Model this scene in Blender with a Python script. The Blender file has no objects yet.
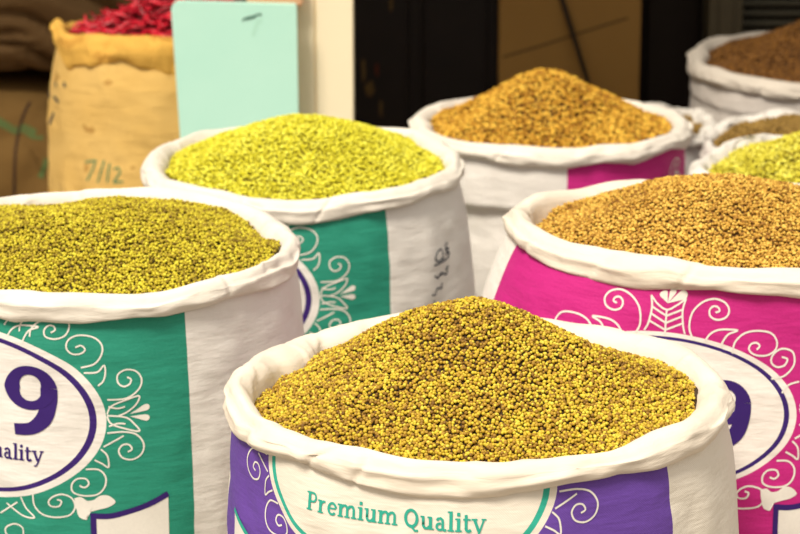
import bpy, math, random
import numpy as np
from mathutils import Vector

# ------------------------------------------------------------------ camera, sky, sun, exposure
SC = bpy.context.scene
COL = SC.collection
PITCH = math.radians(15.65); FPX = 2500.0; CAMZ = 1.65
cam_d = bpy.data.cameras.new('camera'); cam = bpy.data.objects.new('camera', cam_d); COL.objects.link(cam)
cam.location = (0, 0, CAMZ); cam.rotation_euler = (math.pi/2 - PITCH, 0, 0)
cam_d.sensor_width = 36; cam_d.lens = FPX/800*36
cam_d.clip_start = 0.05; cam_d.clip_end = 200
cam_d.dof.use_dof = True; cam_d.dof.focus_distance = 2.72; cam_d.dof.aperture_fstop = 9.0
SC.camera = cam
W = bpy.data.worlds.new('sky'); SC.world = W; W.use_nodes = True
bg = W.node_tree.nodes['Background']; bg.inputs['Strength'].default_value = 1.0
_tc = W.node_tree.nodes.new('ShaderNodeTexCoord'); _sx = W.node_tree.nodes.new('ShaderNodeSeparateXYZ'); _rp = W.node_tree.nodes.new('ShaderNodeValToRGB')
_rp.color_ramp.elements[0].position = 0.0; _rp.color_ramp.elements[0].color = (0.28, 0.245, 0.20, 1)      # house fronts across the lane
_rp.color_ramp.elements[1].position = 0.75; _rp.color_ramp.elements[1].color = (1.05, 0.99, 0.90, 1)     # hazy bright sky above
W.node_tree.links.new(_tc.outputs['Generated'], _sx.inputs[0]); W.node_tree.links.new(_sx.outputs[2], _rp.inputs[0]); W.node_tree.links.new(_rp.outputs[0], bg.inputs['Color'])
sun_d = bpy.data.lights.new('sun', 'SUN'); sun = bpy.data.objects.new('sun', sun_d); COL.objects.link(sun)
sun_d.energy = 4.2; sun_d.angle = math.radians(16); sun_d.color = (1.0, 0.92, 0.78)
sun.location = (-3, -3, 6)
sun.rotation_euler = Vector((0.32, 0.50, -0.86)).to_track_quat('-Z', 'Y').to_euler()
SC.view_settings.view_transform = 'Standard'; SC.view_settings.look = 'None'
SC.view_settings.exposure = 0.0; SC.view_settings.gamma = 1.0; SC.view_settings.use_curve_mapping = False

def at(px, py, Y):
    dx = (px-400)/FPX; dy = (267-py)/FPX
    t = Y/(math.cos(PITCH)+dy*math.sin(PITCH))
    return Vector((dx*t, Y, CAMZ+t*(-math.sin(PITCH)+dy*math.cos(PITCH))))

# ------------------------------------------------------------------ materials
def new_mat(name, rough=0.7, spec=0.3):
    m = bpy.data.materials.new(name); m.use_nodes = True
    b = m.node_tree.nodes['Principled BSDF']
    b.inputs['Roughness'].default_value = rough; b.inputs['Specular IOR Level'].default_value = spec
    return m, m.node_tree, b
def N(nt, typ, **kw):
    n = nt.nodes.new(typ)
    for k, v in kw.items(): setattr(n, k, v)
    return n
def math_node(nt, op, a, b=None, c=None):
    n = N(nt, 'ShaderNodeMath', operation=op)
    for i, v in enumerate((a, b, c)):
        if v is None: continue
        if isinstance(v, (int, float)): n.inputs[i].default_value = v
        else: nt.links.new(v, n.inputs[i])
    return n.outputs[0]
def mix_col(nt, fac, a, b):
    n = N(nt, 'ShaderNodeMix', data_type='RGBA')
    for sock, v in ((n.inputs[0], fac), (n.inputs[6], a), (n.inputs[7], b)):
        if isinstance(v, (int, float)): sock.default_value = v
        elif isinstance(v, tuple): sock.default_value = (*v, 1) if len(v) == 3 else v
        else: nt.links.new(v, sock)
    return n.outputs[2]
def noise(nt, vec, scale, detail=3, rough=0.55):
    n = N(nt, 'ShaderNodeTexNoise'); n.inputs['Scale'].default_value = scale
    n.inputs['Detail'].default_value = detail; n.inputs['Roughness'].default_value = rough
    if vec is not None: nt.links.new(vec, n.inputs['Vector'])
    return n.outputs['Fac']
def ramp(nt, fac, stops):
    r = N(nt, 'ShaderNodeValToRGB'); e = r.color_ramp.elements
    while len(e) > 1: e.remove(e[0])
    e[0].position = stops[0][0]; e[0].color = (*stops[0][1], 1)
    for p, c in stops[1:]:
        k = e.new(p); k.color = (*c, 1)
    nt.links.new(fac, r.inputs['Fac'])
    return r.outputs['Color']
def bump(nt, b, height, strength, dist=0.002, prev=None):
    n = N(nt, 'ShaderNodeBump'); n.inputs['Strength'].default_value = strength; n.inputs['Distance'].default_value = dist
    nt.links.new(height, n.inputs['Height'])
    if prev is not None: nt.links.new(prev, n.inputs['Normal'])
    nt.links.new(n.outputs['Normal'], b.inputs['Normal'])
    return n.outputs['Normal']
def objvec(nt): return N(nt, 'ShaderNodeTexCoord').outputs['Object']
def uvvec(nt): return N(nt, 'ShaderNodeTexCoord').outputs['UV']
def mapping(nt, vec, scale):
    m = N(nt, 'ShaderNodeMapping'); m.inputs['Scale'].default_value = scale
    nt.links.new(vec, m.inputs['Vector']); return m.outputs[0]
def simple_mat(name, c1, c2=None, scale=8, rough=0.7, spec=0.3, bs=0.0, bscale=60, bdist=0.002):
    m, nt, b = new_mat(name, rough, spec); v = objvec(nt)
    c2 = c2 or tuple(x*0.8 for x in c1)
    nt.links.new(mix_col(nt, noise(nt, v, scale, 4), c2, c1), b.inputs['Base Color'])
    if bs: bump(nt, b, noise(nt, v, bscale, 3), bs, bdist)
    return m

CREAM = (0.86, 0.79, 0.69)
def weave_bump(nt, b, uv, wrinkle=0.35, weave=0.25):
    w1 = noise(nt, mapping(nt, uv, (14, 55, 1)), 1.0, 3)
    w2 = noise(nt, mapping(nt, uv, (40, 22, 1)), 1.0, 2)
    h = math_node(nt, 'ADD', w1, math_node(nt, 'MULTIPLY', w2, 0.5))
    n1 = bump(nt, b, h, wrinkle, 0.006)
    sep = N(nt, 'ShaderNodeSeparateXYZ'); nt.links.new(uv, sep.inputs[0])
    sx = math_node(nt, 'SINE', math_node(nt, 'MULTIPLY', sep.outputs[0], 2*math.pi/0.0026))
    sy = math_node(nt, 'SINE', math_node(nt, 'MULTIPLY', sep.outputs[1], 2*math.pi/0.0026))
    bump(nt, b, math_node(nt, 'MULTIPLY', sx, sy), weave, 0.0006, n1)
def rim_mat(name, col=CREAM, jute=False):
    m, nt, b = new_mat(name, 0.75, 0.2); uv = uvvec(nt)
    f = noise(nt, mapping(nt, uv, (9, 30, 1)), 1.0, 4)
    c = ramp(nt, f, [(0.3, tuple(c*0.9 for c in col)), (0.62, col)])
    if jute:   # darker patches painted in for the collar's shading and wrinkles
        st = noise(nt, mapping(nt, uv, (9, 22, 1)), 1.0, 3); c = mix_col(nt, math_node(nt, 'MULTIPLY', math_node(nt, 'GREATER_THAN', st, 0.58), 0.45), c, (0.48, 0.20, 0.03))
    nt.links.new(c, b.inputs['Base Color'])
    weave_bump(nt, b, uv, 0.45 if not jute else 0.6, 0.15 if not jute else 0.6)
    return m
def body_mat(name, white, panel=None, xl=0, xr=0, oval=None, ring=None, halo=None, fade=0.0):
    """woven sack cloth; UV is in metres from the centre of the printed oval"""
    m, nt, b = new_mat(name, 0.62, 0.3); uv = uvvec(nt)
    sep = N(nt, 'ShaderNodeSeparateXYZ'); nt.links.new(uv, sep.inputs[0]); x, y = sep.outputs[0], sep.outputs[1]
    f = noise(nt, mapping(nt, uv, (6, 10, 1)), 1.0, 4)
    col = mix_col(nt, f, tuple(c*0.9 for c in white), white)
    if panel:
        thr = noise(nt, mapping(nt, uv, (300, 500, 1)), 1.0, 2)     # ink coverage on the weave
        ink = mix_col(nt, math_node(nt, 'MULTIPLY', thr, 0.35), panel, tuple(min(1, c*1.5+0.05) for c in panel))
        mask = math_node(nt, 'MULTIPLY', math_node(nt, 'GREATER_THAN', x, xl), math_node(nt, 'LESS_THAN', x, xr))
        if oval:
            a, bb, y0 = oval
            ex = math_node(nt, 'DIVIDE', x, a); ey = math_node(nt, 'DIVIDE', math_node(nt, 'SUBTRACT', y, y0), bb)
            e = math_node(nt, 'SQRT', math_node(nt, 'ADD', math_node(nt, 'MULTIPLY', ex, ex), math_node(nt, 'MULTIPLY', ey, ey)))
            col_p = mix_col(nt, math_node(nt, 'LESS_THAN', e, 1.0), ink, col)
            rm = math_node(nt, 'MULTIPLY', math_node(nt, 'GREATER_THAN', e, ring[1]), math_node(nt, 'LESS_THAN', e, ring[2]))
            col_p = mix_col(nt, rm, col_p, ring[0])
        else: col_p = ink
        col = mix_col(nt, mask, col, col_p)
    nt.links.new(col, b.inputs['Base Color'])
    weave_bump(nt, b, uv, 0.4, 0.2)
    return m
def ink_mat(name, col):
    m, nt, b = new_mat(name, 0.6, 0.3)
    f = noise(nt, objvec(nt), 260, 2)
    nt.links.new(mix_col(nt, f, tuple(c*0.88 for c in col), col), b.inputs['Base Color'])
    return m
def seed_mat(name, stops, rough=0.55):
    m, nt, b = new_mat(name, rough, 0.35)
    a = N(nt, 'ShaderNodeAttribute', attribute_name='tone', attribute_type='GEOMETRY')
    nt.links.new(ramp(nt, a.outputs['Fac'], stops), b.inputs['Base Color'])
    return m

TEAL = (0.010, 0.225, 0.15); PURPLE = (0.115, 0.045, 0.31); PINK = (0.47, 0.008, 0.18); INK = (0.035, 0.012, 0.16)
M_ink_white = ink_mat('white_ink', (0.82, 0.78, 0.72)); M_ink_purple = ink_mat('purple_ink', (0.035, 0.010, 0.145))
M_ink_teal = ink_mat('teal_ink', (0.03, 0.40, 0.30)); M_ink_dark = ink_mat('marker_ink', (0.015, 0.03, 0.06))
M_ink_green = ink_mat('green_marker_ink', (0.10, 0.25, 0.12))

# ------------------------------------------------------------------ mesh helpers
def tag(o, label, cat, group=None, kind=None):
    o['label'] = label; o['category'] = cat
    if group: o['group'] = group
    if kind: o['kind'] = kind
    return o
def empty(name, loc, label, cat, group=None):
    o = bpy.data.objects.new(name, None); o.location = loc; o.empty_display_size = 0.1; COL.objects.link(o)
    return tag(o, label, cat, group)
def arr_mesh(name, V, quads=None, tris=None, mats=(), uv=None, fmat=None, smooth=True, attr=None):
    """fast mesh from arrays; uv per vertex; fmat per face (quads first, then tris)"""
    me = bpy.data.meshes.new(name); V = np.asarray(V, np.float32)
    q = np.zeros((0, 4), np.int32) if quads is None or len(quads) == 0 else np.asarray(quads, np.int32)
    t = np.zeros((0, 3), np.int32) if tris is None or len(tris) == 0 else np.asarray(tris, np.int32)
    li = np.concatenate([q.ravel(), t.ravel()]); tot = np.concatenate([np.full(len(q), 4), np.full(len(t), 3)]).astype(np.int32)
    st = np.concatenate([[0], np.cumsum(tot)[:-1]]).astype(np.int32)
    me.vertices.add(len(V)); me.vertices.foreach_set('co', V.ravel())
    me.loops.add(len(li)); me.loops.foreach_set('vertex_index', li.astype(np.int32))
    me.polygons.add(len(tot)); me.polygons.foreach_set('loop_start', st); me.polygons.foreach_set('loop_total', tot)
    me.polygons.foreach_set('use_smooth', np.full(len(tot), smooth, dtype=bool))
    for m in mats: me.materials.append(m)
    if fmat is not None: me.polygons.foreach_set('material_index', np.asarray(fmat, np.int32))
    if uv is not None:
        l = me.uv_layers.new(name='UVMap'); l.data.foreach_set('uv', np.asarray(uv, np.float32)[li].ravel())
    if attr is not None:
        a = me.attributes.new('tone', 'FLOAT', 'POINT'); a.data.foreach_set('value', np.asarray(attr, np.float32))
    me.update(calc_edges=True); me.validate()
    return me
def link(name, me, parent=None, loc=None):
    o = bpy.data.objects.new(name, me); COL.objects.link(o)
    if parent: o.parent = parent
    if loc is not None: o.location = loc
    return o
def grid_quads(nr, nc, off=0):
    i, j = np.meshgrid(np.arange(nr-1), np.arange(nc-1), indexing='ij')
    a = i*nc+j+off
    return np.stack([a, a+1, a+nc+1, a+nc], -1).reshape(-1, 4)
class MB:
    """collects boxes and strips into one mesh"""
    def __init__(s): s.v = []; s.f = []; s.m = []
    def add(s, vs, fs, m=0):
        o = len(s.v); s.v += [tuple(v) for v in vs]; s.f += [tuple(o+i for i in f) for f in fs]; s.m += [m]*len(fs)
    def box(s, x0, x1, y0, y1, z0, z1, m=0, bev=0.0):
        if bev <= 0:
            vs = [(x, y, z) for x in (x0, x1) for y in (y0, y1) for z in (z0, z1)]
            s.add(vs, [(0,1,3,2),(4,6,7,5),(0,4,5,1),(2,3,7,6),(0,2,6,4),(1,5,7,3)], m); return
        import bmesh
        bm = bmesh.new(); bmesh.ops.create_cube(bm, size=1)
        for v in bm.verts: v.co = ((x0+x1)/2+v.co.x*(x1-x0), (y0+y1)/2+v.co.y*(y1-y0), (z0+z1)/2+v.co.z*(z1-z0))
        bmesh.ops.bevel(bm, geom=bm.edges[:], offset=bev, segments=2, profile=0.6, affect='EDGES')
        s.add([v.co[:] for v in bm.verts], [[v.index for v in f.verts] for f in bm.faces] if not bm.verts.index_update() else [], m); bm.free()
    def tube(s, pts, r, n=10, m=0):
        pts = [Vector(p) for p in pts]; base = len(s.v); vs = []; fs = []
        for i, p in enumerate(pts):
            d = (pts[min(i+1, len(pts)-1)]-pts[max(i-1, 0)]).normalized()
            a = d.orthogonal().normalized(); b = d.cross(a)
            vs += [p+(a*math.cos(k*2*math.pi/n)+b*math.sin(k*2*math.pi/n))*r for k in range(n)]
        for i in range(len(pts)-1):
            for k in range(n): fs.append((i*n+k, i*n+(k+1) % n, (i+1)*n+(k+1) % n, (i+1)*n+k))
        fs.append(tuple(range(n-1, -1, -1))); fs.append(tuple((len(pts)-1)*n+k for k in range(n)))
        s.add(vs, fs, m)
    def build(s, name, mats, parent=None, smooth=False):
        me = bpy.data.meshes.new(name); me.from_pydata(s.v, [], s.f)
        for m in (mats if isinstance(mats, (list, tuple)) else [mats]): me.materials.append(m)
        me.polygons.foreach_set('material_index', s.m)
        me.polygons.foreach_set('use_smooth', [smooth]*len(s.f)); me.update()
        return link(name, me, parent)
def structure(o): o['kind'] = 'structure'; return o

# ------------------------------------------------------------------ noise
def hash2(i, j, seed):
    h = (i.astype(np.int64)*374761393 + j.astype(np.int64)*668265263 + seed*1442695041) & 0xffffffff
    h = ((h ^ (h >> 13))*1274126177) & 0xffffffff
    return ((h ^ (h >> 16)) & 0xffff)/32767.5-1
def vnoise(x, y, seed, period=None):
    x = np.asarray(x, float); y = np.asarray(y, float)
    xi = np.floor(x); yi = np.floor(y); fx = x-xi; fy = y-yi
    fx = fx*fx*(3-2*fx); fy = fy*fy*(3-2*fy)
    def w(i): return np.mod(i, period) if period else i
    a = hash2(w(xi), yi, seed); b = hash2(w(xi+1), yi, seed); c = hash2(w(xi), yi+1, seed); d = hash2(w(xi+1), yi+1, seed)
    return (a*(1-fx)+b*fx)*(1-fy)+(c*(1-fx)+d*fx)*fy
TAB = 1440
def knots(seed, n, sm=7):
    """periodic piecewise-linear random function of the angle with irregular knots, slightly rounded: cloth facets"""
    r = np.random.RandomState(seed); p = np.sort((np.arange(n)+r.uniform(-0.38, 0.38, n))/n)*TAB; v = r.uniform(-1, 1, n)
    x = np.arange(TAB); t = np.interp(x, np.concatenate([p-TAB, p, p+TAB]), np.concatenate([v, v, v]))
    k = np.hanning(sm*2+3); k /= k.sum()
    return np.convolve(np.concatenate([t[-40:], t, t[:40]]), k, 'same')[40:-40]
def look(tab, th):
    u = np.mod(np.asarray(th, float)/(2*math.pi), 1.0)*TAB
    return np.interp(u, np.arange(TAB+1), np.append(tab, tab[0]))
def sstep(a, b, x):
    t = np.clip((x-a)/(b-a), 0, 1); return t*t*(3-2*t)

# ------------------------------------------------------------------ sacks
class Sack:
    """an open sack whose mouth is rolled outwards; angles count from +X, -90 degrees faces the street"""
    def __init__(s, px, py, a, Y, seed, ry=1.0, tx=0.0, ty=0.0, T=0.022, D=0.04, wob=1.0, bulge=0.02, ledge=None, side=None, droop=None, foot=0.03, dmod=None, tmod=None):
        c = at(px, py, Y); s.x, s.y, s.H = c
        t = (c-Vector((0, 0, CAMZ))).length
        fwd = Vector((0, math.cos(PITCH), -math.sin(PITCH)))
        s.R = a/FPX*((c-Vector((0, 0, CAMZ))).dot(fwd)); s.Ry = s.R*ry
        s.seed, s.tx, s.ty, s.T, s.D, s.wob, s.bulge, s.ledge, s.side, s.droop, s.foot, s.dmod, s.tmod = seed, tx, ty, T, D, wob, bulge, ledge, side, droop, foot, dmod, tmod
        s.k1 = knots(seed, 13, 10); s.k2 = knots(seed+1, 21, 6); s.k3 = knots(seed+2, 17, 6); s.k4 = knots(seed+3, 29, 4); s.k5 = knots(seed+4, 24, 4)
    def Rt(s, th):
        e = s.R*s.Ry/np.sqrt((s.Ry*np.cos(th))**2+(s.R*np.sin(th))**2)
        return e*(1+0.012*s.wob*look(s.k1, th))
    def rimz(s, th):
        z = s.H+s.tx*np.cos(th)+s.ty*np.sin(th)+0.004*s.wob*look(s.k2, th)
        if s.droop:
            for (ang, wid, dz) in s.droop:
                d = np.abs(np.mod(th-math.radians(ang)+math.pi, 2*math.pi)-math.pi)
                z = z+dz*np.exp(-(d/math.radians(wid))**2)
        return z
    def Tt(s, th):
        t = s.T*(1+0.28*s.wob*look(s.k3, th))
        for (ang, wid, dd) in (s.tmod or []):
            a = np.abs(np.mod(th-math.radians(ang)+math.pi, 2*math.pi)-math.pi); t = t+dd*np.exp(-(a/math.radians(wid))**6)
        return t
    def Dt(s, th):
        d = s.D*(1+0.24*s.wob*look(s.k5, th))
        for (ang, wid, dd) in (s.dmod or []):
            a = np.abs(np.mod(th-math.radians(ang)+math.pi, 2*math.pi)-math.pi); d = d+dd*np.exp(-(a/math.radians(wid))**6)
        return d
    def inner(s, th): return s.Rt(th)-s.Tt(th)
    def body_r(s, th, z):
        d = s.rimz(th)-z; r = s.Rt(th)-0.010
        b = s.bulge
        if s.side: b = b+s.side[1]*np.clip(np.cos(th-math.radians(s.side[0])), 0, 1)**2
        r = r+b*(1-np.exp(-np.clip(d-s.D*0.6, 0, 9)/0.10))
        r = r-s.foot*np.exp(-np.clip(z, 0, 9)/0.05)
        if s.ledge: r = r-s.ledge[1]*sstep(s.ledge[0]-0.004, s.ledge[0]+0.006, d+0.006*look(s.k1, th))
        am = sstep(s.D*0.7, s.D*0.7+0.07, d)
        u = th*7/(2*math.pi)*4
        r = r+am*(0.0042*vnoise(u, z*9+u*0.25, s.seed+11, 28)+0.0016*vnoise(th*56/(2*math.pi), z*38+th*3, s.seed+12, 56))
        r = r+0.0024*vnoise(th*36/(2*math.pi), z*7, s.seed+13, 36)*np.exp(-np.clip(d-s.D, 0, 9)/0.07)
        return r
    def point(s, th, z, off=0.0):
        r = s.body_r(th, z)+off
        return np.stack([s.x+r*np.cos(th), s.y+r*np.sin(th), z], -1)
    def build(s, name, label, cat, bm, rm, thc=-math.pi/2, zc=0.6, decals=None, group=None):
        root = empty(name, (s.x, s.y, 0), label, cat, group); o3 = np.array([s.x, s.y, 0])
        # body
        nc, nr = 361, 96
        th = np.linspace(thc-math.pi, thc+math.pi, nc); f = np.linspace(0, 1, nr)**1.25
        top = s.rimz(th)-s.Dt(th)*0.45
        Z = top[None, :]*(1-f[:, None]); TH = np.broadcast_to(th, Z.shape)
        P = s.point(TH, Z); V = [P.reshape(-1, 3)]; UV = [np.stack([(TH-thc)*s.R, Z-zc], -1).reshape(-1, 2)]
        Q = [grid_quads(nr, nc)[:, ::-1]]; FM = [np.zeros((nr-1)*(nc-1), int)]; Tt = []; TM = []; n = nr*nc
        # closed foot
        V.append(np.array([[s.x, s.y, 0.0]])); UV.append(np.zeros((1, 2)))
        b0 = (nr-1)*nc; Tt.append(np.array([(b0+j+1, b0+j, n) for j in range(nc-1)])); TM.append(np.zeros(nc-1, int)); n += 1
        mats = [bm]
        for d in (decals or []):
            kind, pts, quads, tris, mat = d
            if mat not in mats: mats.append(mat)
            k = mats.index(mat); pts = np.asarray(pts, float)
            tdec = thc+pts[:, 0]/s.R; zdec = pts[:, 1]+zc
            V.append(s.point(tdec, zdec, 0.0006+kind*0.0003)); UV.append(pts)
            if len(quads): Q.append(np.asarray(quads)+n); FM.append(np.full(len(quads), k))
            if len(tris): Tt.append(np.asarray(tris)+n); TM.append(np.full(len(tris), k))
            n += len(pts)
        me = arr_mesh('body', np.concatenate(V)-o3, np.concatenate(Q), np.concatenate(Tt), mats, np.concatenate(UV), np.concatenate(FM+TM))
        link('body', me, root)
        # rolled rim
        nc = 541; th = np.linspace(-1.5*math.pi, 0.5*math.pi, nc); R = s.Rt(th); zr = s.rimz(th); T = s.Tt(th); D = s.Dt(th); o = np.ones(nc)
        w4 = look(s.k4, th)*s.wob; w5 = look(s.k5, th+0.7)*s.wob
        prof = [(-T-0.030, -0.115*o), (-T-0.010, -0.065*o), (-T-0.002, -0.034*o), (-T*0.96, -0.016*o), (-T*0.80, -0.005+0.001*w4), (-T*0.5, 0.0012*o),
                (-T*0.22, -0.0008+0.001*w5), (-0.0005*o, -0.009-0.002*w4), (0.003+0.0025*w4, -D*0.38), (0.0035+0.003*w5, -D*0.62), (0.002+0.002*w4, -D*0.86),
                (-0.001+0.0015*w4, -D*0.97), (-0.0045*o, -D), (-0.008*o, -D*0.93), (-0.0095*o, -D*0.7), (-0.0105*o, -D*0.4)]
        # resample the profile with Catmull-Rom for a rounded section
        ctrl = [np.stack([R+a, zr+b], -1) for a, b in prof]; rows = []
        for i in range(len(ctrl)-1):
            p0 = ctrl[max(i-1, 0)]; p1 = ctrl[i]; p2 = ctrl[i+1]; p3 = ctrl[min(i+2, len(ctrl)-1)]
            for t in (0, 0.34, 0.67): rows.append(0.5*((2*p1)+(-p0+p2)*t+(2*p0-5*p1+4*p2-p3)*t*t+(-p0+3*p1-3*p2+p3)*t**3))
        rows.append(ctrl[-1]); A = np.array(rows)
        vv = np.linspace(0, 1, len(A))[:, None]; env = np.sin(np.clip(vv*1.06, 0, 1)*math.pi)
        thm = np.broadcast_to(th, A.shape[:2])
        crease = vnoise(thm*44/(2*math.pi)+vv*1.7, vv*4.0, s.seed+21, 44)*0.0030+vnoise(thm*90/(2*math.pi)-vv*3, vv*7, s.seed+22, 90)*0.0014
        ridge = 1-np.abs(vnoise(thm*22/(2*math.pi)+vv*0.9, vv*1.6, s.seed+24, 22)); crease = crease-0.0042*np.clip((ridge-0.86)/0.14, 0, 1)**1.4
        A[..., 0] += crease*env*s.wob; A[..., 1] += (vnoise(thm*40/(2*math.pi), vv*5, s.seed+23, 40)*0.0022)*env*s.wob
        V = np.stack([s.x+A[..., 0]*np.cos(thm), s.y+A[..., 0]*np.sin(thm), A[..., 1]], -1)
        UV = np.stack([thm*s.R, vv*0.16*np.ones_like(thm)], -1)
        me = arr_mesh('rolled_rim', V.reshape(-1, 3)-o3, grid_quads(len(A), nc), None, [rm], UV.reshape(-1, 2))
        link('rolled_rim', me, root)
        return root

# seeds: every seed a small rounded body on the heap
def ico(sub):
    p = (1+5**0.5)/2
    v = [(-1,p,0),(1,p,0),(-1,-p,0),(1,-p,0),(0,-1,p),(0,1,p),(0,-1,-p),(0,1,-p),(p,0,-1),(p,0,1),(-p,0,-1),(-p,0,1)]
    f = [(0,11,5),(0,5,1),(0,1,7),(0,7,10),(0,10,11),(1,5,9),(5,11,4),(11,10,2),(10,7,6),(7,1,8),(3,9,4),(3,4,2),(3,2,6),(3,6,8),(3,8,9),(4,9,5),(2,4,11),(6,2,10),(8,6,7),(9,8,1)]
    v = [np.array(a)/np.linalg.norm(a) for a in v]
    for _ in range(sub):
        c = {}; nf = []
        def mid(a, b):
            k = (min(a, b), max(a, b))
            if k not in c: q = v[a]+v[b]; v.append(q/np.linalg.norm(q)); c[k] = len(v)-1
            return c[k]
        for a, b, d in f:
            x, y, z = mid(a, b), mid(b, d), mid(d, a); nf += [(a,x,z),(b,y,x),(d,z,y),(x,y,z)]
        f = nf
    return np.array(v), np.array(f)
def heap(sk, label, mat, size, peaks, dep=0.016, seed=1, sub=0, lumpy=0.004, long=1.0, name='seed_heap', spacing=0.92, depvar=None):
    """peaks: (x, y, height, spread) in units of the mouth radius for x, y, spread and metres for height"""
    rs = np.random.RandomState(seed); rm = sk.R
    def hz(x, y):
        th = np.arctan2(y, x); r = np.hypot(x, y); q = r/np.maximum(sk.inner(th), 1e-6)
        base = sk.H+sk.tx*x/sk.R+sk.ty*y/sk.R
        dd = dep*(1+0.6*look(sk.k2, th+1.0))
        if depvar:
            for (ang, wid, dz) in depvar:
                d = np.abs(np.mod(th-math.radians(ang)+math.pi, 2*math.pi)-math.pi); dd = dd+dz*np.exp(-(d/math.radians(wid))**2)
        z = base+(sk.rimz(th)-base)*q**4-dd*q**2
        edge = np.clip(1-q**3, 0, 1)
        for (px, py, h, sg) in peaks: z = z+h*np.exp(-(((x/rm-px)**2+(y/rm-py)**2)/sg**2))*edge**0.6
        return z+lumpy*(vnoise(x*16+50, y*16+50, seed+3)+0.5*vnoise(x*38+50, y*38+50, seed+4))
    # mound below the seeds
    na, nb = 160, 40
    th = np.linspace(0, 2*math.pi, na); q = np.linspace(0, 1.03, nb)
    TH, QQ = np.meshgrid(th, q); RR = QQ*sk.inner(TH); X = RR*np.cos(TH); Y = RR*np.sin(TH)
    V0 = np.stack([sk.x+X, sk.y+Y, hz(X, Y)-size*0.55], -1).reshape(-1, 3); T0 = grid_quads(nb, na)
    # seeds on a jittered hexagonal lattice
    sp = size*spacing; n = int(rm*2.1/sp)
    i, j = np.meshgrid(np.arange(-n//2-2, n//2+3), np.arange(-int(n/1.7)-2, int(n/1.7)+3), indexing='ij')
    X = ((i+0.5*(j % 2))*sp).ravel()+rs.uniform(-0.4, 0.4, i.size)*sp; Y = (j*sp*0.82).ravel()+rs.uniform(-0.4, 0.4, i.size)*sp
    TH = np.arctan2(Y, X); keep = np.hypot(X, Y) < sk.inner(TH)*1.0+0.001*rs.uniform(-1, 1, X.size)
    X, Y = X[keep], Y[keep]; m = len(X); Z = hz(X, Y)+rs.uniform(-0.6, 0.45, m)*size
    v, f = ico(sub); nv = len(v)
    sc = size*0.5*rs.uniform(0.82, 1.18, m); a = rs.uniform(0, 2*math.pi, m); tl = rs.uniform(-0.7, 0.7, m)
    loc = np.repeat(v[None]*np.array([long, 1/long**0.5, 1/long**0.5]), m, 0)*sc[:, None, None]
    ct, st = np.cos(tl)[:, None], np.sin(tl)[:, None]; lx = loc[..., 0]*ct-loc[..., 2]*st; lz = loc[..., 0]*st+loc[..., 2]*ct
    ca, sa = np.cos(a)[:, None], np.sin(a)[:, None]; wx = lx*ca-loc[..., 1]*sa; wy = lx*sa+loc[..., 1]*ca
    P = np.stack([wx+sk.x+X[:, None], wy+sk.y+Y[:, None], lz+Z[:, None]], -1).reshape(-1, 3)
    F = (f[None]+(np.arange(m)*nv)[:, None, None]).reshape(-1, 3)+len(V0)
    tone = np.clip(rs.beta(1.6, 1.6, m)+0.10*vnoise(X*20+9, Y*20+9, seed+7), 0.02, 1)
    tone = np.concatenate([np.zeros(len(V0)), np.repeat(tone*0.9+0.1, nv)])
    o3 = np.array([sk.x, sk.y, sk.H])
    me = arr_mesh(name, np.concatenate([V0, P])-o3, T0, F, [mat], attr=tone)
    o = link(name, me, None, (sk.x, sk.y, sk.H))
    return tag(o, label, 'seeds', kind='stuff')

# ------------------------------------------------------------------ printed design (metres from the oval's centre)
def catmull(pts, step=0.0016):
    p = np.asarray(pts, float); out = []
    for i in range(len(p)-1):
        a, b, c, d = p[max(i-1, 0)], p[i], p[i+1], p[min(i+2, len(p)-1)]
        n = max(2, int(np.linalg.norm(c-b)/step))
        for t in np.arange(n)/n: out.append(0.5*(2*b+(c-a)*t+(2*a-5*b+4*c-d)*t*t+(-a+3*b-3*c+d)*t**3))
    out.append(p[-1]); return np.array(out)
def stroke(pts, w, mat, lvl=0, smooth=True, taper=False, dense=0.003):
    if smooth: p = catmull(pts)
    else:
        q = np.asarray(pts, float); p = [q[0]]
        for a, b in zip(q[:-1], q[1:]):
            n = max(1, int(np.linalg.norm(b-a)/dense)); p += [a+(b-a)*(k+1)/n for k in range(n)]
        p = np.array(p)
    d = np.gradient(p, axis=0); d /= np.linalg.norm(d, axis=1)[:, None]+1e-9; nrm = np.stack([-d[:, 1], d[:, 0]], -1)
    w = np.interp(np.linspace(0, 1, len(p)), np.linspace(0, 1, len(w)), w) if isinstance(w, (list, tuple)) else np.full(len(p), w)
    if taper: w = w*np.clip(np.minimum(np.arange(len(p)), np.arange(len(p))[::-1])/4+0.35, 0, 1)
    V = np.concatenate([p+nrm*w[:, None]/2, p-nrm*w[:, None]/2]); n = len(p)
    return (lvl, V, [(i+n, i+1+n, i+1, i) for i in range(n-1)], [], mat)
def blob(pts, mat, lvl=0, smooth=True):
    p = catmull(list(pts)+[pts[0]], 0.003)[:-1] if smooth else np.asarray(pts, float)
    c = p.mean(0); mid = (p+c)/2; n = len(p); V = np.concatenate([p, mid, [c]])
    area = np.sum(p[:, 0]*np.roll(p[:, 1], -1)-np.roll(p[:, 0], -1)*p[:, 1])
    if area < 0: p = p[::-1]; mid = mid[::-1]; V = np.concatenate([p, mid, [c]])
    return (lvl, V, [(i, (i+1) % n, n+(i+1) % n, n+i) for i in range(n)], [(n+i, n+(i+1) % n, 2*n) for i in range(n)], mat)
def petal(base, tip, w, mat):
    b, t = np.array(base), np.array(tip); d = t-b; L = np.linalg.norm(d); d /= L; n = np.array([-d[1], d[0]])
    pts = [b, b+d*L*0.45+n*w*0.3, b+d*L*0.8+n*w*0.5, b+d*L*0.97+n*w*0.28, b+d*L*1.0-n*w*0.1, b+d*L*0.86-n*w*0.48, b+d*L*0.5-n*w*0.3]
    return blob(pts, mat)
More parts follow.
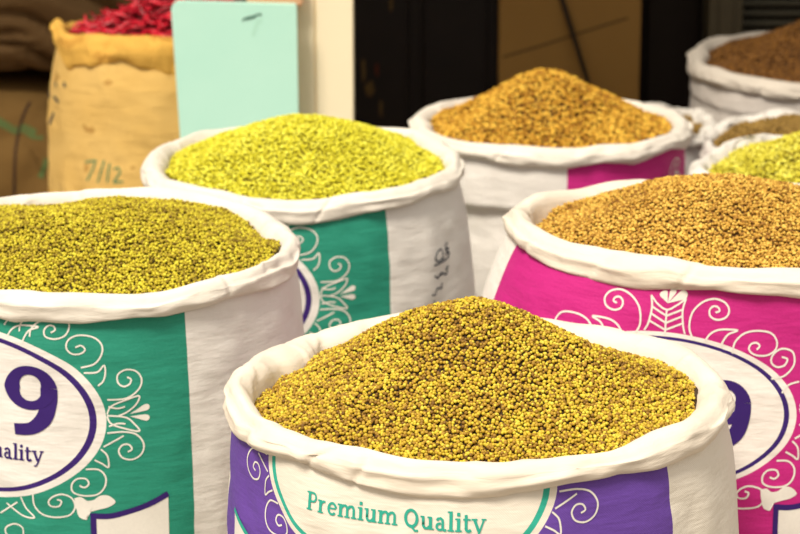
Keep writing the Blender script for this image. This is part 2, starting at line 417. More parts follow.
SIDE = dict(
 leafU=[(.1821,.012),(.1874,.0223),(.2031,.0295),(.2219,.0343),(.2185,.0241),(.2073,.0145),(.1956,.0093)],
 leafL=[(.182,.0094),(.1867,.0003),(.202,-.0065),(.2212,-.0114),(.2146,-.0009),(.207,.0063),(.1956,.0093)],
 rib1=[(.184,.022),(.195,.0195),(.2045,.0215)], rib2=[(.184,-.003),(.195,.0),(.2045,-.001)], rib3=[(.182,.0105),(.1956,.0093)],
 B=[(.183,.0313),(.2063,.0326),(.2222,.0427),(.2263,.0554),(.2197,.0658),(.2073,.0684),(.1972,.0626),(.1969,.0528),(.2036,.0475),(.2114,.0502),(.2132,.0559),(.2086,.0586)],
 I=[(.1817,-.0115),(.2018,-.011),(.2174,-.0155),(.2258,-.0279),(.2229,-.0409),(.2117,-.0475),(.1993,-.0445),(.1949,-.0353),(.1998,-.028),(.2076,-.0279),(.2112,-.0342),(.2058,-.0371)],
 J=[(.1765,-.0294),(.2017,-.0159)])
UPPER_A = dict(C=[(.1549,.0656),(.1718,.0669),(.1804,.0754),(.1816,.065),(.1785,.0553),(.1722,.0497)],
 D=[(.1514,.0722),(.1676,.0768),(.1771,.0879),(.1785,.1008),(.1687,.1107),(.1504,.1136),(.1372,.1083),(.1337,.098),(.1403,.09),(.1511,.09),(.1574,.0954),(.1524,.1006),(.1452,.0981)],
 E=[(.112,.1365),(.128,.1365),(.1379,.127),(.1334,.1141),(.1207,.1089),(.1082,.1117),(.1063,.1197),(.1119,.1257),(.1182,.125),(.1202,.1202),(.1147,.1168)],
 F=[(.0872,.1105),(.0892,.1203),(.0977,.1289),(.1123,.1344)], G=[(.0725,.1158),(.0746,.1257),(.085,.1361),(.0949,.139)], H=[(.0505,.1217),(.0597,.1324),(.0752,.1386)])
UPPER_B = dict(Q=[(.04,.0938),(.0333,.1087),(.0358,.1278),(.0476,.1415),(.064,.1477),(.079,.1442),(.0859,.1353),(.0826,.1258),(.0708,.1218),(.0611,.1256),(.0594,.1333),(.0643,.1384),(.0709,.1374),(.0729,.1328),(.0675,.1309)],
 R=[(.0552,.0938),(.0625,.1039),(.0757,.1097),(.0986,.1097),(.0864,.1042),(.0793,.0943),(.0774,.0879)],
 S=[(.0932,.0796),(.0956,.0939),(.1071,.1054),(.1246,.1093),(.1395,.1065),(.1482,.0958),(.1463,.0848),(.1347,.0783),(.1228,.0795),(.1152,.0864),(.1179,.0928),(.1252,.0943),(.1298,.0901),(.1255,.0859)],
 T=[(.1422,.048),(.160,.052),(.1722,.066),(.1700,.082),(.1552,.0863),(.1436,.0789),(.1416,.0695),(.1487,.0633),(.1591,.0649),(.1632,.0728),(.1556,.0759)],
 U=[(.157,.030),(.166,.040),(.180,.044)])
TOP = dict(le=[(-.0188,.1457),(-.0167,.1303),(-.0194,.111),(-.0239,.101)], re=[(.0230,.1457),(.0200,.1303),(.0215,.111),(.0240,.101)],
 lt=[(-.0188,.1457),(-.0103,.136),(.0012,.1298),(.0121,.136),(.0230,.1457)], stem=[(.0012,.1298),(.0006,.0982)],
 c1=[(.0012,.122),(-.0165,.1318)], c2=[(.001,.113),(-.0175,.1235)], c3=[(.0008,.104),(-.0190,.1145)], c4=[(.0012,.122),(.0200,.1318)], c5=[(.001,.113),(.0205,.1235)], c6=[(.0008,.104),(.0212,.1145)])
LOWER = dict(K=[(.1732,-.0326),(.1807,-.0412),(.1818,-.0568),(.1742,-.0519),(.165,-.0469)],
 L=[(.1537,-.0587),(.1693,-.0597),(.1777,-.0693),(.1763,-.0826),(.1667,-.0922),(.1494,-.0937),(.137,-.0887),(.1358,-.0788),(.1424,-.0714),(.1533,-.0713),(.1568,-.078),(.1514,-.0827),(.1452,-.0803)],
 M=[(.0868,-.093),(.0879,-.108),(.0974,-.119),(.1135,-.123),(.1312,-.1197),(.1388,-.1088),(.1352,-.0971),(.1243,-.0917),(.1129,-.0945),(.1062,-.1016),(.1092,-.1081),(.1189,-.1077),(.1223,-.1008),(.117,-.0987)],
 N=[(.0697,-.099),(.0759,-.1124),(.0872,-.1241),(.0703,-.1231),(.0481,-.1107)], O=[(.0382,-.1257),(.0641,-.107)],
 P=[(.0709,-.151),(.0703,-.14),(.0593,-.1369),(.0465,-.1431),(.045,-.1514),(.053,-.158),(.061,-.155)])
BLOT = [(.1383,-.0971),(.1462,-.0953),(.1539,-.1004),(.1633,-.0989),(.1697,-.094),(.1806,-.0944),(.1891,-.1032),(.1801,-.1095),(.1676,-.1124),(.1549,-.1171),(.1531,-.1255),(.1437,-.1222),(.1409,-.1138),(.139,-.1054)]
LEAFS = ('C', 'R', 'K', 'N', 'leafU', 'leafL')
def arc(cx, cy, rx, ry, a0, a1, n=18): return [(cx+rx*math.cos(math.radians(a0+(a1-a0)*k/n)), cy+ry*math.sin(math.radians(a0+(a1-a0)*k/n))) for k in range(n+1)]
TH_, TN, SL = 0.27, 0.13, 0.13
def slab(x, y, w): return [([(x-w/2, y), (x+w/2, y)], SL)]
GL = {
 'P': (1.18, [([(.30,0),(.30,1.42)], TH_)]+slab(.30,.065,.58)+slab(.24,1.355,.48)+[([(.3,1.355),(.6,1.355)]+arc(.66,1.03,.30,.325,90,-90)+[(.3,.705)], .17)]),
 'r': (.90, [([(.27,0),(.27,1)], TH_)]+slab(.28,.065,.54)+slab(.17,.935,.34)+[([(.3,.55),(.38,.78),(.55,.92),(.72,.90)], .18)]),
 'e': (.98, [(arc(.49,.5,.34,.43,10,320), .2), ([(.2,.53),(.82,.53)], TN)]),
 'm': (1.80, [([(.27,0),(.27,1)], TH_), ([(.88,0),(.88,.6)]+arc(.68,.62,.20,.30,0,90)+[(.52,.90),(.30,.7)], .22), ([(1.48,0),(1.48,.6)]+arc(1.28,.62,.20,.30,0,90)+[(1.12,.90),(.90,.7)], .22)]+slab(.27,.065,.5)+slab(.88,.065,.48)+slab(1.5,.065,.5)+slab(.17,.935,.34)),
 'i': (.62, [([(.31,0),(.31,1)], TH_), ([(.31,1.16),(.31,1.42)], .27)]+slab(.31,.065,.54)+slab(.2,.935,.34)),
 'u': (1.22, [([(.27,1),(.27,.35)]+arc(.5,.35,.23,.27,180,270)+[(.62,.08),(.85,.28)], .22), ([(.88,0),(.88,1)], TH_)]+slab(.2,.935,.36)+slab(.80,.935,.36)+slab(1.0,.065,.3)),
 'Q': (1.48, [(arc(.72,.71,.50,.62,0,360,30), .25), ([(.6,.18),(.85,-.02),(1.05,-.22),(1.32,-.18)], .19)]),
 'a': (1.04, [([(.2,.75),(.3,.9),(.5,.94),(.66,.82),(.68,.6),(.68,.12),(.8,.06),(.98,.08)], .22), (arc(.44,.3,.26,.24,70,330), .2)]),
 'l': (.62, [([(.31,0),(.31,1.5)], TH_)]+slab(.31,.065,.54)+slab(.2,1.435,.34)),
 't': (.76, [([(.3,1.28),(.3,.25)]+arc(.5,.28,.2,.22,180,290)+[(.7,.16)], .24), ([(.06,.92),(.68,.92)], TN)]),
 'y': (1.18, [([(.2,.97),(.58,.02)], .24), ([(1.0,.97),(.56,-.15),(.4,-.38),(.2,-.40)], .15)]+slab(.22,.935,.48)+slab(.98,.935,.4))}
def text(s, x0, y0, x1, h, mat, lvl=1):
    W = sum(.42 if c == ' ' else GL[c][0] for c in s); kx = (x1-x0)/W; x = x0; out = []
    for c in s:
        if c == ' ': x += .42*kx; continue
        for pts, w in GL[c][1]:
            out.append(stroke([(x+px*kx, y0+py*h) for px, py in pts], w*h*0.92, mat, lvl, smooth=False, dense=0.004))
        x += GL[c][0]*kx
    return out
def nine(x, y, w, h, mat):
    """a heavy 9, its lower left corner at x, y"""
    cx, cy = x+w*0.5, y+h*0.665; out = []
    ring = arc(cx, cy, w*0.345, h*0.245, 0, 360, 48)
    ws = [w*0.31 - w*0.15*abs(math.sin(math.radians(k*7.5))) for k in range(49)]
    out.append(stroke(ring, ws, mat, 1, smooth=False))
    tail = [(cx+w*0.345, cy), (cx+w*0.335, cy-h*0.18), (cx+w*0.25, cy-h*0.40), (cx+w*0.02, cy-h*0.55), (cx-w*0.30, cy-h*0.575)]
    out.append(stroke(tail, [w*0.31, w*0.31, w*0.29, w*0.22, w*0.20], mat, 1))
    return out
def design(upper='A', digit=None, dshift=0.0, kx=1.0, txt=None, txtmat=None, scrolls=True, wave=None, lw=0.0021, left=True, seamline=None, ysc=1.0, blot=True):
    out = []; items = []
    for d in [SIDE, LOWER]+([UPPER_A, {k: [(x, y+.014) for x, y in v] for k, v in UPPER_B.items() if k in 'QR'}] if upper == 'A' else [UPPER_B]): items += list(d.items())
    for k, p in items:
        for sg in ((1, -1) if left else (1,)):
            q = [(sg*x*(kx if x > .13 else 1), y) for x, y in p]
            if sg < 0: q = q[::-1]
            out.append(stroke(q, lw, M_ink_white, 0, smooth=k not in LEAFS or True))
    ty = .014 if upper == 'A' else 0.0
    for k, p in TOP.items(): out.append(stroke([(x*1.15, y+ty) for x, y in p], lw, M_ink_white, 0))
    for t in ((-.0062,.1525), (.0275,.1530)): out.append(petal((.002, .138+ty), (t[0], t[1]+ty), .012, M_ink_white))
    out.append(petal((.002, .138+ty), (.010, .157+ty), .009, M_ink_white))
    for sg in (1, -1):
        out.append(petal((sg*kx*.2103, .0116), (sg*kx*.2348, .0202), .0085, M_ink_white)); out.append(petal((sg*kx*.2102, .0083), (sg*kx*.2344, .0047), .0085, M_ink_white))
        if blot: out.append(blob([(sg*x, y) for x, y in BLOT], M_ink_white))
        if wave:
            mat, w, foot = wave; cur = [(.161,-.1206),(.1829,-.1213),(.2081,-.1163),(.2306,-.1085),(.2543,-.0972)]; c = catmull(cur, 0.004)
            n = len(c); rows = 14; V = []
            for r in range(rows): V += [(x*sg, y+(foot-y)*r/(rows-1)) for x, y in c]
            qd = [(r*n+i, r*n+i+1, (r+1)*n+i+1, (r+1)*n+i) for r in range(rows-1) for i in range(n-1)]
            if sg > 0: qd = [q[::-1] for q in qd]
            out.append((0, V, qd, [], M_ink_white))
            out.append(stroke([(sg*x, y) for x, y in cur], w, mat, 1)); out.append(stroke([(sg*.161, -.1206+w/2), (sg*.161, -.17), (sg*.161, foot)], w, mat, 1, smooth=False))
        if seamline: out.append(stroke([(sg*seamline, .2), (sg*seamline, 0), (sg*seamline, -.25)], .0007, M_ink_white, 0, smooth=False))
    if digit: out += nine(.050, -.018+dshift, .071, .094, digit)
    if txt: out += text('Premium Quality', -.104, -.0500, .102, .0142, txtmat or M_ink_purple)
    return out
def clip_top(dec, lim):
    """leave out print that would lie above the roll"""
    return [d for d in dec if np.max(np.asarray(d[1])[:, 1]) < lim]

# ================================================================== the place
M_floor = simple_mat('concrete', (0.36, 0.31, 0.25), (0.22, 0.19, 0.15), 3, 0.9, 0.2, 0.3, 40)
M_plaster = simple_mat('old_plaster', (0.20, 0.15, 0.09), (0.12, 0.085, 0.05), 5, 0.9, 0.2, 0.2, 30)
M_dark = simple_mat('near_black_shade', (0.012, 0.008, 0.006), (0.02, 0.012, 0.008), 6, 0.6, 0.2)  # near-black tone for the shade in the opening; also backs the slats
M_creamp = simple_mat('cream_paint', (0.95, 0.83, 0.60), (0.90, 0.79, 0.57), 7, 0.7, 0.3, 0.15, 30)
m = MB(); m.box(-6, 6, -4, 8, -0.1, 0); structure(m.build('floor', M_floor))
m = MB(); m.box(-2.0, 2.0, 5.95, 6.1, 0, 2.35); structure(m.build('wall_back', M_plaster))
m = MB(); m.box(-2.15, -2.0, 4.2, 6.1, 0, 2.35); structure(m.build('wall_left', M_plaster))
m = MB(); m.box(2.0, 2.15, 4.2, 6.1, 0, 2.35); structure(m.build('wall_right', M_plaster))
m = MB(); m.box(-2.15, 2.15, 4.30, 6.1, 2.35, 2.5); structure(m.build('shade_ceiling', M_plaster))  # unseen ceiling slab, added to shade the back of the shop
# cream post of the shop front: two boards with a groove between
xa, xg, xb = at(296, 100, 4.66).x, at(316, 100, 4.66).x, at(353.5, 100, 4.66).x
m = MB(); m.box(xa, xg-0.002, 4.66, 4.78, 0, 2.35, 0, 0.003); m.box(xg-0.006, xg+0.006, 4.666, 4.77, 0, 2.35); m.box(xg+0.002, xb, 4.657, 4.78, 0, 2.35, 0, 0.003)
structure(m.build('trim_1', M_creamp))
# dark door
Yd = 5.86
x0, x1 = at(354, 50, Yd).x-0.05, at(498, 50, Yd).x
M_door = simple_mat('dark_door_wood', (0.016, 0.009, 0.007), (0.007, 0.004, 0.004), 9, 0.5, 0.3, 0.2, 25)
M_patch = simple_mat('worn_wood_patch', (0.16, 0.10, 0.03), (0.07, 0.035, 0.012), 40, 0.8, 0.2)
M_patch2 = simple_mat('worn_red_paint', (0.13, 0.025, 0.012), (0.07, 0.02, 0.01), 40, 0.8, 0.2)
m = MB(); m.box(x0, x1, Yd, 5.948, 0.0, 2.0, 0, 0.004)
for a, b in ((0.06, 0.46), (0.54, 0.94)):
    for z0, z1 in ((0.12, 0.85), (0.95, 1.85)): m.box(x0+(x1-x0)*a, x0+(x1-x0)*b, Yd-0.012, Yd+0.01, z0, z1, 0, 0.010)
def patch(px0, px1, py0, py1, mi):
    a = at(px0, py0, Yd-0.012); b = at(px1, py1, Yd-0.012); n = 14; ring = []
    rr = random.Random(int(px0))
    for k in range(n):
        t = k/n*2*math.pi; q = 0.5*rr.uniform(0.7, 1.05); ring.append(((a.x+b.x)/2+(b.x-a.x)*q*math.cos(t), Yd-0.0128, (a.z+b.z)/2+(a.z-b.z)*q*math.sin(t)))
    m.add(ring, [tuple(range(n))], mi)
patch(364, 375, 80, 97, 1); patch(361, 366, 58, 84, 1); patch(375, 379, 62, 77, 2); patch(379, 383, 100, 118, 1); patch(389, 393, -6, 14, 1)
structure(m.build('door_1', [M_door, M_patch, M_patch2]))
# near-black panel as the opening's painted-in shade; post and shutter at right
x2, x3, x4 = at(640, 50, Yd).x, at(705, 50, Yd).x, at(738, 50, Yd).x
m = MB(); m.box(x2, x3+0.01, Yd+0.06, 5.949, 0, 2.0, 0, 0.003); m.box(x2+0.02, x3-0.01, Yd+0.045, Yd+0.07, 0.1, 1.9, 0, 0.006); structure(m.build('shaded_opening', M_dark))
M_post = simple_mat('grey_metal_paint', (0.13, 0.105, 0.06), (0.09, 0.072, 0.045), 8, 0.6, 0.3)
m = MB(); m.box(x3, x4, Yd-0.06, 5.949, 0, 2.0, 0, 0.004); m.box(x3+0.022, x4-0.022, Yd-0.068, Yd-0.05, 0, 2.0, 0, 0.003); structure(m.build('trim_2', M_post))
M_slat = simple_mat('shutter_metal', (0.11, 0.10, 0.065), (0.07, 0.065, 0.045), 12, 0.5, 0.4)
m = MB(); zz = 0.02
while zz < 1.95:
    m.tube([(x4+0.004, Yd-0.005, zz+0.014), (1.28, Yd-0.005, zz+0.014)], 0.0075, 10); m.box(x4+0.002, 1.28, Yd+0.004, Yd+0.02, zz, zz+0.0235, 1); zz += 0.024
structure(m.build('door_3', [M_slat, M_dark]))

# mint painted sheet leaning on the post
M_mint = simple_mat('mint_paint', (0.47, 0.80, 0.69), (0.53, 0.84, 0.73), 10, 0.55, 0.3, 0.1, 40)
tl, tr, bl = at(171, 2, 4.6), at(296.5, 5, 4.6), at(179.5, 125, 4.6)
root = empty('painted_board', ((tl.x+tr.x)/2, 4.62, 0), 'mint green painted board standing between the jute sack and the cream post', 'board')
import bmesh
k = (bl.x-tl.x)/(tl.z-bl.z)
out = []
for cx, cz, a0 in ((tl.x+0.014, tl.z-0.014, 180), (tr.x-0.005, tr.z-0.005, 90)):
    rr = 0.014 if a0 == 180 else 0.005
    out += [(cx+rr*math.cos(math.radians(a0-q)), cz+rr*math.sin(math.radians(a0-q))) for q in (0, 30, 60, 90)]
out += [(tr.x+0.004, 0.0), (tl.x+k*tl.z, 0.0)]
vs = [(x, 4.60, z) for x, z in out]+[(x, 4.622, z) for x, z in out]; n = len(out)
me = bpy.data.meshes.new('panel'); me.from_pydata([(x-root.location.x, y-root.location.y, z) for x, y, z in vs], [], [tuple(range(n-1, -1, -1))[::-1], tuple(range(n, 2*n))[::-1]]+[(i, n+i, n+(i+1) % n, (i+1) % n) for i in range(n)])
me.materials.append(M_mint); o = link('panel', me, root)
m = MB(); M_scr = simple_mat('dark_paint_mark', (0.05, 0.13, 0.10), (0.10, 0.22, 0.17), 30, 0.7, 0.2); Mlight = simple_mat('faint_paint_mark', (0.42, 0.74, 0.62), (0.48, 0.78, 0.65), 30)
def flatstroke(pts, w, Y, mi, org):
    s_ = stroke([(p.x, p.z) for p in (at(a, b, Y) for a, b in pts)], w, None)
    m.add([(x-org.x, Y-org.y, z) for x, z in s_[1]], s_[2], mi)
flatstroke([(242.5, 21), (246, 18), (253, 16.5), (260, 14), (261, 16)], 0.0035, 4.5993, 0, root.location)
flatstroke([(246, 19.5), (252, 18), (256, 17)], 0.003, 4.5992, 0, root.location)
flatstroke([(262, 20), (258, 22), (255, 28), (253, 36)], 0.006, 4.5995, 1, root.location)
o = m.build('brush_mark', [M_scr, Mlight], root)
o['label'] = 'dark green smeared brush mark'
# pinkish batten fixed above the board
M_bat = simple_mat('pinkish_wood', (0.72, 0.42, 0.24), (0.62, 0.34, 0.19), 14, 0.7)
a, b = at(247, 1, 4.645), at(303, 4.5, 4.645)
m = MB(); m.box(a.x, b.x, 4.626, 4.657, b.z-0.0, b.z+0.05, 0, 0.004)
tag(m.build('wooden_batten', M_bat), 'short pinkish wooden batten nailed across the cream post just above the mint board', 'batten')

# tan board with a crease, dark rod leaning on it
M_tan = simple_mat('tan_plywood', (0.46, 0.25, 0.065), (0.38, 0.20, 0.05), 4, 0.7, 0.3, 0.1, 20)
M_crease = simple_mat('dark_crease', (0.12, 0.065, 0.02), (0.10, 0.05, 0.015), 20)
p0, p1 = at(498.5, 60, 5.84), at(640, 60, 5.84)
root = empty('plywood_board', ((p0.x+p1.x)/2, 5.85, 0), 'tan brown board standing at the back behind the golden seed heap', 'board')
m = MB(); m.box(p0.x-root.location.x, p1.x-root.location.x, -0.01, 0.012, 0, 1.25, 0, 0.003)
flatstroke([(503, 57), (540, 46), (580, 33), (628, 18)], 0.0045, 5.8393, 1, root.location)
m.build('board', [M_tan, M_crease], root)
M_rod = simple_mat('dark_iron', (0.03, 0.02, 0.01), (0.05, 0.03, 0.015), 20, 0.5)
a, b = at(561, -4, 5.835), at(588, 82, 5.80)
d = (b-a); foot = a+d*((0.008-a.z)/d.z); head = a-d*0.9
m = MB(); m.tube([foot, a, head], 0.0062, 10)
tag(m.build('iron_rod', M_rod, None, True), 'thin dark rod leaning slanted against the tan brown board', 'rod')

# dark jute sacks stacked at the back left
from mathutils.bvhtree import BVHTree
def pillow(c, h, seed, mats, label, folds, marks=()):
    root = empty('jute_sack', (c[0], c[1], c[2]-h[2]), label, 'sack'); nu, nv = 260, 130
    u = np.linspace(0, 2*math.pi, nu); v = np.linspace(-math.pi/2, math.pi/2, nv); U, Vv = np.meshgrid(u, v)
    def sp(w, e): return np.sign(w)*np.abs(w)**e
    x = sp(np.cos(Vv), .55)*sp(np.cos(U), .55); y = sp(np.cos(Vv), .55)*sp(np.sin(U), .8); z = sp(np.sin(Vv), .6)
    q = x*folds[0]+z*folds[1]
    rid = 1-np.abs(vnoise(q*4.5+9, (z*folds[0]-x*folds[1])*1.2+9, seed+5))
    nz = vnoise(x*3+z*2.2+9, y*2+z+9, seed)*0.05+vnoise(x*7-z*3+20, z*4+y*3+20, seed+1)*0.025-folds[2]*np.clip((rid-.72)/.28, 0, 1)**1.3+vnoise(x*16+z*9+20, z*5+y*7+20, seed+2)*0.01
    k = 1+nz
    P = np.stack([h[0]*x*k, h[1]*y*k, h[2]*np.clip(z*np.minimum(k, 1.0), -1, 1)+h[2]], -1).reshape(-1, 3); Q = grid_quads(nv, nu)
    off = np.array([c[0], c[1], c[2]-h[2]]); tree = BVHTree.FromPolygons([tuple(p) for p in P+off], [tuple(int(i) for i in f) for f in Q])
    Vs = [P]; Qs = [Q]; FM = [np.zeros(len(Q), int)]; n = len(P)
    for pts, w, mi in marks:
        pw = [at(a, b, c[1]-h[1]) for a, b in pts]; s_ = stroke([(p.x, p.z) for p in pw], w, None, dense=0.004); V = []
        for xx, zz in s_[1]:
            hit = tree.ray_cast(Vector((xx, c[1]-1.0, zz)), Vector((0, 1, 0)))
            V.append((hit[0]+hit[1]*0.0012 if hit[0] is not None else Vector((xx, c[1]-h[1], zz)))-Vector(off))
        Vs.append(np.array(V)); Qs.append(np.array(s_[2])+n); FM.append(np.full(len(s_[2]), mi)); n += len(V)
    me = arr_mesh('body', np.concatenate(Vs), np.concatenate(Qs), None, mats, fmat=np.concatenate(FM)); link('body', me, root)
    return root
M_djute = simple_mat('dark_jute', (0.24, 0.14, 0.06), (0.11, 0.06, 0.025), 7, 0.9, 0.1, 0.5, 90)
M_djute2 = simple_mat('brown_jute', (0.27, 0.155, 0.05), (0.17, 0.095, 0.03), 7, 0.9, 0.1, 0.5, 90)
M_gsm = simple_mat('green_paint_smear', (0.10, 0.22, 0.07), (0.16, 0.15, 0.05), 40, 0.9); M_sm = simple_mat('dark_seam_stitch', (0.06, 0.03, 0.02), None, 40, 0.9)
pillow((-0.98, 5.62, 0.270), (0.40, 0.24, 0.268), 5, [M_djute2, M_gsm, M_sm], 'brown jute sack with a smeared green mark, under the folded dark one', (1, .2, .04),
       [([(-6, 124), (4, 129), (14, 134), (22, 131), (34, 136)], .016, 1), ([(20, 133), (30, 139), (42, 140)], .008, 1), ([(46, 160), (43, 170), (40, 178)], .012, 1), ([(26, 108), (20, 122), (16, 140), (15, 165), (14, 195)], .006, 2)])
pillow((-0.90, 5.64, 0.545+0.275), (0.50, 0.26, 0.272), 9, [M_djute], 'dark brown jute sack with deep folds, lying on the green-marked sack', (1, .75, .14))

# ------------------------------------------------------------------ grain sacks
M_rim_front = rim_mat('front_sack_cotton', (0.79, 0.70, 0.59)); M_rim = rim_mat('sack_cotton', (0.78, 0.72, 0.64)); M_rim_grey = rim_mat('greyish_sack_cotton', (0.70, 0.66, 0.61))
WHITE = (0.80, 0.76, 0.72)
RING = (0.035, 0.010, 0.145)
mat_front = body_mat('purple_print_sack', (0.84, 0.77, 0.67), PURPLE, -.312, .322, (.180, .112, .0), (M_ink_teal and (0.03, 0.40, 0.30), .915, .955))
mat_left = body_mat('teal_print_sack', WHITE, TEAL, -.288, .288, (.181, .111, .004), (RING, .885, .935))
mat_mid = body_mat('teal_print_sack_far', WHITE, TEAL, -.288, .291, (.181, .111, .004), (RING, .885, .935))
mat_pink = body_mat('pink_print_sack', (0.86, 0.80, 0.75), PINK, -.297, .30, (.184, .101, .0), (RING, .905, .945))
mat_brown = body_mat('pink_band_sack', WHITE, PINK, -.288, .31, None)
M_rim_shaded = rim_mat('shaded_sack_cotton', (0.58, 0.52, 0.45)); mat_shaded = body_mat('shaded_white_sack', (0.57, 0.52, 0.48))  # far sack: shade of the recess put into a darker cloth colour
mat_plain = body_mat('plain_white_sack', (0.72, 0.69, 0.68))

DEG = math.radians
s_front = Sack(477, 381, 250, 2.70, 101, T=0.038, D=0.030, wob=1.15, bulge=0.019, side=(0, 0.014), droop=[(-35, 16, 0.004)], tmod=[(150, 8, 0.012), (128, 7, 0.007), (-12, 14, 0.008)])
th_c = -math.pi/2-0.100/s_front.R
dec = design(txt=True, txtmat=M_ink_teal, wave=(M_ink_teal, .006, -.30), blot=False)
s_front.build('grain_sack', 'white sack with purple scroll print and green lettering Premium Quality, nearest sack', 'sack', mat_front, M_rim_front, th_c, 0.737, clip_top(dec, 0.0))
s_left = Sack(100, 238, 200, 3.20, 202, T=0.031, D=0.032, ty=0.005, bulge=0.013, side=(0, 0.010), droop=[(0, 30, -0.006)])
th_c = -math.pi/2-0.148/s_left.R
dec = design(digit=M_ink_purple, txt=True, wave=(M_ink_purple, .0075, -.30), seamline=.2535)
s_left.build('grain_sack', 'white sack with teal panel and a purple 9, heaped with olive green seeds', 'sack', mat_left, M_rim, th_c, 0.625, clip_top(dec, .152))
s_mid = Sack(302, 158, 160, 3.85, 303, T=0.033, D=0.029, bulge=0.018, ty=0.006, side=(0, 0.016))
th_c = -math.pi/2-0.147/s_mid.R
HAND = [[(604,207),(655,203)],[(640,204),(640,162),(628,156),(612,168),(610,188),(622,196),(638,190)],[(655,204),(668,200),(678,188),(668,182),(656,186),(668,178),(676,168),(664,166),(657,172),(660,160),(668,148),(675,152)],
        [(628,246),(640,252),(652,262),(660,252),(655,240),(668,236)],[(606,248),(618,262),(622,252),(632,256),(634,246)],[(595,318),(606,322),(608,310),(614,300),(632,306),(630,292),(636,288)],[(590,378),(622,381)],[(604,345),(606,392)]]
dec = clip_top(design(wave=(M_ink_purple, .0075, -.28), seamline=None), .145)
sm_hand = []
for st in HAND:
    q = []
    for zx, zy in st:   # marker strokes on the white side of the sack, in metres from the oval
        q.append((.2302+.147+(zx-606)*(.0462/65)*0.98, .6259-.594-(zy-205)*(.0466/115)))
    sm_hand.append(stroke(q, .0026, M_ink_dark, 2))
s_mid.build('grain_sack', 'white sack with teal panel and black handwriting, heaped with lime yellow seeds', 'sack', mat_mid, M_rim, th_c, 0.588, dec+sm_hand)
s_pink = Sack(752, 221, 245, 3.25, 404, ry=0.90, T=0.042, D=0.034, bulge=0.010, ty=-0.012, tx=-0.010, side=(185, 0.055))
th_c = -math.pi/2-0.160/s_pink.R
dec = design(upper='B', digit=M_ink_purple, dshift=-.028, kx=1.035, lw=.0025, wave=(M_ink_purple, .0075, -.30))
s_pink.build('grain_sack', 'white sack with bright pink panel and white scrolls, right of the purple print sack', 'sack', mat_pink, M_rim_front, th_c, 0.630, clip_top(dec, .165))
s_brown = Sack(550, 120, 140, 4.45, 505, T=0.031, D=0.028, bulge=0.004, ledge=(0.112, 0.018))
th_c = -math.pi/2+0.305/s_brown.R
br = [stroke([(x-.09, y-.128) for x, y in UPPER_B['Q']], .003, M_ink_white), stroke([(x-.14, y-.118) for x, y in UPPER_B['S']], .003, M_ink_white)]
s_brown.build('grain_sack', 'white sack with a narrow pink band under its rim, standing before the tan board', 'sack', mat_brown, M_rim, th_c, 0.615, br)
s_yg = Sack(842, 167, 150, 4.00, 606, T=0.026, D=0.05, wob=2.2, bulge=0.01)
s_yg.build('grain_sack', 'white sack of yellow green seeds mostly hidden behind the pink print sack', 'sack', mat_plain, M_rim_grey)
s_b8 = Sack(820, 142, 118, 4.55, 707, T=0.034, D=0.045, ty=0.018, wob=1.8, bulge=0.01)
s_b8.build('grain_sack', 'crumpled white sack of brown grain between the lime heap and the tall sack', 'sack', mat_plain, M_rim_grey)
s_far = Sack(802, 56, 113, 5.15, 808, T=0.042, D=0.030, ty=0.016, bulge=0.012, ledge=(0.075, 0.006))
s_far.build('grain_sack', 'plain white sack heaped with dark brown grain in front of the shutter', 'sack', mat_shaded, M_rim_shaded)
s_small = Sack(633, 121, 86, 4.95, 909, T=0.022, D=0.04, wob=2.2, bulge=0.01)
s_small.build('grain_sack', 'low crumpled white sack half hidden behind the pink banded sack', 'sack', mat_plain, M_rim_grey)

# jute sack of chillies
def jute_body():
    m_, nt, b = new_mat('golden_jute', 0.9, 0.1); uv = uvvec(nt)
    f = noise(nt, mapping(nt, uv, (8, 12, 1)), 1.0, 4); st = noise(nt, mapping(nt, uv, (16, 20, 1)), 1.0, 2)
    col = mix_col(nt, f, (0.70, 0.42, 0.11), (0.88, 0.60, 0.22))
    col = mix_col(nt, math_node(nt, 'MULTIPLY', math_node(nt, 'GREATER_THAN', st, 0.66), 0.55), col, (0.40, 0.17, 0.03))
    nt.links.new(col, b.inputs['Base Color']); weave_bump(nt, b, uv, 0.5, 0.7); return m_
M_jute = jute_body(); M_jrim = rim_mat('golden_jute_rim', (0.82, 0.47, 0.095), True)
s_ch = Sack(168, 29, 113, 5.0, 111, T=0.030, D=0.066, wob=1.6, bulge=0.030, ty=-0.020, tx=-0.004, droop=[(-172, 12, 0.014), (-142, 8, -0.006)], dmod=[(-176, 28, -0.030)])
def jm(px, py):
    cx, cy, R = s_ch.x, s_ch.y, s_ch.R+0.004
    d = at(px, py, 5.0)-Vector((0, 0, CAMZ)); A = d.x**2+d.y**2; B = -2*(d.x*cx+d.y*cy); Cc = cx*cx+cy*cy-R*R
    D = max(0.0, B*B-4*A*Cc); t = (-B-math.sqrt(D))/2/A; p = d*t
    return ((math.atan2(p.y-cy, p.x-cx)+math.pi/2)*s_ch.R, p.z+CAMZ-0.5)
jd = []
for pts in ([(90,161),(100,159),(97,169),(93,179)],[(108,159),(102,181)],[(113,162),(111,181)],[(117,168),(121,166),(123,171),(117,181),(126,180)]):
    jd.append(stroke([jm(*p) for p in pts], .0035, M_ink_green, 1, smooth=False))
for pts in ([(57,82),(59,86)],[(65,82),(67,87)],[(57,96),(62,102)],[(54,90),(55,98)],[(58,112),(57,124)],[(55,130),(54,142)]):
    jd.append(stroke([jm(*p) for p in pts], .0075, M_ink_dark, 1))
s_ch.build('jute_sack', 'golden jute sack full of red chillies standing beside the mint board', 'sack', M_jute, M_jrim, -math.pi/2, 0.5, jd)

